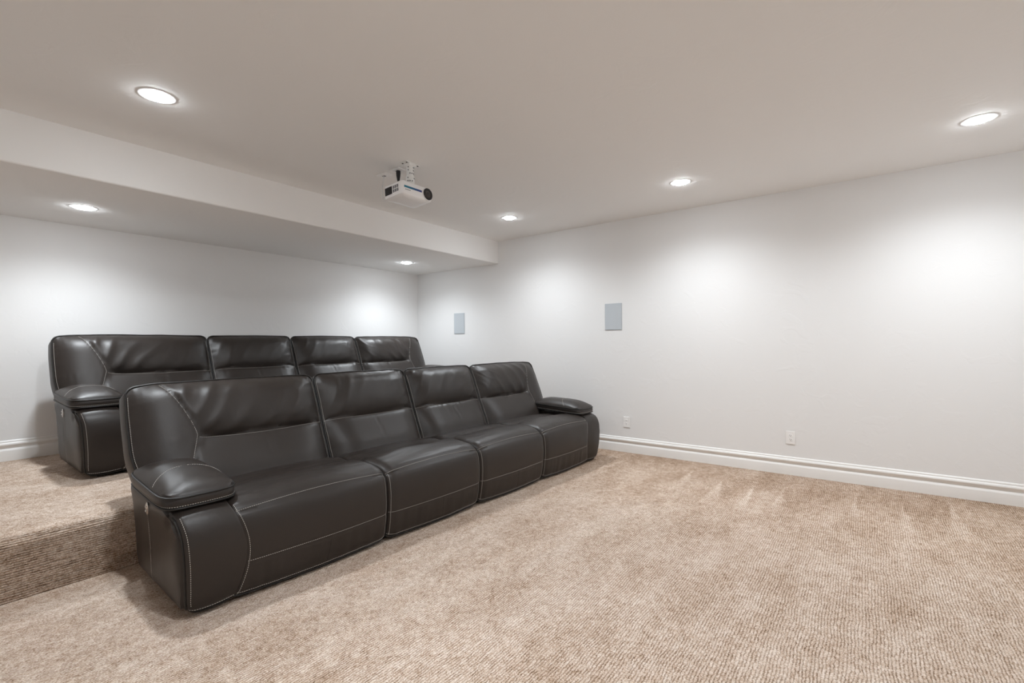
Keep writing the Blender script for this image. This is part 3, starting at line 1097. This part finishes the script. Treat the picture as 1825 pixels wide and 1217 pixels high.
# ------------------------------------------------------------------ projector and its ceiling fittings
def projector():
    cx, cy = 2.512, 2.895
    root = empty('ceiling_projector', (cx, cy, 2.485))
    tag(root, 'white projector with blue front strip hanging from a white ceiling mount', 'projector')
    hw, hd = 0.153, 0.108
    ROT = Matrix.Rotation(math.radians(-4.5), 3, 'X')       # nose tips down a little
    R = lambda p: ROT @ Vector(p)

    def rr(k, l, r, zz, rad=0.02, n=6):
        out = []
        for (sx, sy, a0) in ((1, 1, 0), (-1, 1, 90), (-1, -1, 180), (1, -1, 270)):
            for i in range(n + 1):
                a = math.radians(a0 + 90 * i / n)
                out.append((sx * (hw * k - rad) + rad * math.cos(a), sy * (hd * l - rad) + rad * math.sin(a), zz))
        return out
    rings = [rr(0.40, 0.40, 0, -0.066), rr(0.60, 0.58, 0, -0.0655), rr(0.80, 0.80, 0, -0.062), rr(0.93, 0.93, 0, -0.055), rr(0.985, 0.98, 0, -0.049), rr(1, 1, 0, -0.042),
             rr(1, 1, 0, 0.036), rr(0.99, 0.985, 0, 0.044), rr(0.96, 0.95, 0, 0.049), rr(0.5, 0.5, 0, 0.050)]
    n = len(rings[0]); v = [R(p) for q in rings for p in q]; f = []
    for i in range(len(rings) - 1):
        for k in range(n): f.append((i * n + k, i * n + (k + 1) % n, (i + 1) * n + (k + 1) % n, (i + 1) * n + k))
    f += [tuple(range(n)), tuple((len(rings) - 1) * n + k for k in range(n))]
    body = mesh_obj('body', v, f, M_projw, root, 35)
    # front strip and a tiny printed mark under it
    m = MB(); m.box((-0.132, -hd - 0.0015, -0.003), (0.046, -hd + 0.003, 0.013), 0.0008)
    tag(m.build('front_strip', M_strip, root, False, R), 'teal to dark blue strip')
    m = MB()
    for k in range(5): m.box((-0.122 + 0.011 * k, -hd - 0.0006, -0.020), (-0.115 + 0.011 * k, -hd + 0.002, -0.014))
    m.build('printed_mark', M_vent, root, False, R)
    # lens
    lx, lz = 0.104, -0.004
    m = MB()
    m.lathe([(0.052, -hd + 0.02), (0.052, -hd - 0.004), (0.050, -hd - 0.007), (0.046, -hd - 0.007)], (lx, 0, lz), 'y', 40)
    bz = m.build('lens_housing', M_projw, root, True, R)
    m = MB()
    m.lathe([(0.047, -hd + 0.01), (0.047, -hd - 0.010), (0.044, -hd - 0.0115), (0.034, -hd - 0.0105), (0.030, -hd - 0.0085)], (lx, 0, lz), 'y', 40)
    lens = m.build('lens', M_black, root, True, R); tag(lens, 'round black lens')
    m = MB(); m.lathe([(0.027, -hd - 0.0080), (0.026, -hd - 0.0105), (0.020, -hd - 0.0110), (0.018, -hd - 0.0095)], (lx, 0, lz), 'y', 32); m.build('lens_ring', M_ringm, lens, True, R)
    m = MB(); m.lathe([(0.0165, -hd - 0.0095), (0.014, -hd - 0.0120), (0.008, -hd - 0.0133), (0.001, -hd - 0.0136)], (lx, 0, lz), 'y', 32); m.build('lens_glass', M_glass, lens, True, R)
    # left side: black intake panel and a block of vents
    m = MB()
    m.box((-hw - 0.0015, 0.008, -0.030), (-hw + 0.004, 0.092, 0.032), 0.0015)
    tag(m.build('intake_panel', M_black, root, True, R), 'black square intake panel')
    for r_ in range(2):
        for c_ in range(3):
            m = MB()
            y0 = -0.066 + 0.0235 * c_; z0 = -0.024 + 0.029 * r_
            for k in range(4):
                m.box((-hw - 0.0012, y0, z0 + 0.006 * k), (-hw + 0.003, y0 + 0.018, z0 + 0.006 * k + 0.0042))
            m.build('side_vent', M_vent, root, False, R)
    # top spider plate under the pole
    m = MB()
    m.box((-0.055, -0.055, 0.050), (0.055, 0.055, 0.058), 0.002)
    for (ax, ay) in ((-1, -1), (1, -1), (-1, 1), (1, 1)):
        m.tube([(ax * 0.05, ay * 0.045, 0.054), (ax * 0.105, ay * 0.08, 0.054)], 0.006, 8)
        m.lathe([(0.008, 0.044), (0.008, 0.060)], (ax * 0.105, ay * 0.08, 0), 'z', 12)
    m.build('mount_bracket', M_metalw, root, True, R)
    # pole: outer tube below, inner tube above, holes in it, flange and plate at the ceiling
    px, py = 0.030, 0.010
    top = HC - 2.485
    m = MB()
    m.lathe([(0.034, 0.058), (0.034, 0.150), (0.032, 0.152)], (px, py, 0), 'z', 28)
    m.build('pole_sleeve', M_metalw, root)
    m = MB(); m.lathe([(0.028, 0.150), (0.028, top - 0.018)], (px, py, 0), 'z', 28); m.build('pole', M_metalw, root)
    for zz, rad in ((0.085, .0345), (0.110, .0345), (0.135, .0345), (0.172, .0285), (0.198, .0285), (0.222, .0285)):
        for an in (200, 228, 258, 292, 322):
            if (int(zz * 1000) + an) % 3 == 0: continue
            a = math.radians(an)
            m = MB()
            d = Vector((math.cos(a), math.sin(a), 0)); c = Vector((px, py, zz))
            m.tube([c + d * (rad - 0.003), c + d * (rad + 0.0012)], 0.0045, 10)
            m.build('adjusting_hole', M_vent, root)
    m = MB()
    m.box((px - 0.066, py - 0.036, top - 0.006), (px + 0.074, py + 0.040, top), 0.0015)
    m.box((px - 0.036, py - 0.034, top - 0.022), (px + 0.036, py + 0.034, top - 0.006), 0.002)
    pl = m.build('ceiling_plate', M_metalw, root, False)
    for (ax, ay) in ((-0.053, -0.022), (0.060, -0.022), (-0.053, 0.026), (0.060, 0.026)):
        m = MB(); m.lathe([(0.007, top - 0.0095), (0.007, top - 0.005)], (px + ax, py + ay, 0), 'z', 12); m.build('bolt', M_ringm, pl)
    return root


projector()


def cplate(x, y, label, cat, name, recess):
    root = empty(name, (x, y, HC)); tag(root, label, cat)
    m = MB(); m.box((-0.039, -0.060, -0.009), (0.039, 0.060, 0.0), 0.0025); m.build('cover_plate', M_plate, root)
    m = MB(); m.box((-0.017, -0.033, -0.0115), (0.017, 0.033, -0.008), 0.001); ins = m.build('insert', M_plate, root)
    m = MB(); m.box((-0.012, -0.016, -0.0122), (0.012, 0.016, -0.011)); m.build('port', M_vent if recess else M_dark, ins, False)
    return root


p1 = cplate(2.565, 3.085, 'white ceiling outlet plate with a black plug, just behind the projector pole', 'outlet', 'ceiling_outlet', False)
p2 = cplate(2.570, 3.265, 'white ceiling cable plate furthest behind the projector, with a pale cable', 'outlet', 'cable_plate', True)
# black power plug and cord into the back of the projector
m = MB()
m.lathe([(0.0175, -0.0118), (0.0185, -0.030), (0.0165, -0.055), (0.0085, -0.100), (0.006, -0.112)], (0, 0, 0), 'z', 20)
pc = m.build('power_plug', M_black); pc.location = (2.565, 3.075, HC)
tag(pc, 'black power plug and cord hanging from the ceiling outlet to the projector', 'plug')
m = MB()
pts = catmull([Vector(p) for p in ((0, 0, -0.105), (0.0, -0.004, -0.15), (-0.01, -0.02, -0.20), (-0.02, -0.045, -0.235), (-0.025, -0.066, -0.246))], 8)
m.tube(pts, 0.0034, 8); m.build('cord', M_black, pc)
# pale video cable looping down behind the projector's left rear corner
m = MB()
pts = catmull([Vector(p) for p in ((2.565, 3.262, HC - 0.009), (2.560, 3.262, HC - 0.05), (2.520, 3.225, HC - 0.12), (2.455, 3.140, HC - 0.19), (2.405, 3.075, HC - 0.265),
                                  (2.392, 3.040, HC - 0.295), (2.405, 3.015, HC - 0.285), (2.425, 3.004, HC - 0.262))], 10)
m.tube(pts, 0.0038, 8)
tag(m.build('video_cable', M_cable), 'thin white cable drooping from the rear ceiling plate to the projector', 'cable')


# ------------------------------------------------------------------ world, camera, colour
w = bpy.data.worlds.new('world'); sc.world = w; w.use_nodes = True
w.node_tree.nodes['Background'].inputs[0].default_value = (0.02, 0.02, 0.02, 1)
w.node_tree.nodes['Background'].inputs[1].default_value = 1.0

cd = bpy.data.cameras.new('camera')
cam = bpy.data.objects.new('camera', cd); col.objects.link(cam)
yaw, roll = math.radians(53.218), math.radians(-0.528)
fw = Vector((math.sin(yaw), math.cos(yaw), 0)); r0 = Vector((math.cos(yaw), -math.sin(yaw), 0)); u0 = Vector((0, 0, 1))
r = r0 * math.cos(roll) + u0 * math.sin(roll); u = -r0 * math.sin(roll) + u0 * math.cos(roll)
M = Matrix(((r.x, u.x, -fw.x), (r.y, u.y, -fw.y), (r.z, u.z, -fw.z))).to_4x4()
M.translation = Vector((0, 0, 1.297))
cam.matrix_world = M
cd.sensor_fit = 'HORIZONTAL'; cd.sensor_width = 36.0
cd.lens = 839.4 / 1825 * 36.0
cd.shift_y = 2.67 / 1825
cd.clip_start = 0.02
sc.camera = cam

vs_ = sc.view_settings
sc.display_settings.display_device = 'sRGB'
vs_.view_transform = 'Standard'; vs_.look = 'None'; vs_.gamma = 1.0; vs_.use_curve_mapping = False
vs_.exposure = 0.18
sc.cycles.use_denoising = True
sc.cycles.max_bounces = 10; sc.cycles.diffuse_bounces = 8
sc.cycles.sample_clamp_indirect = 8.0
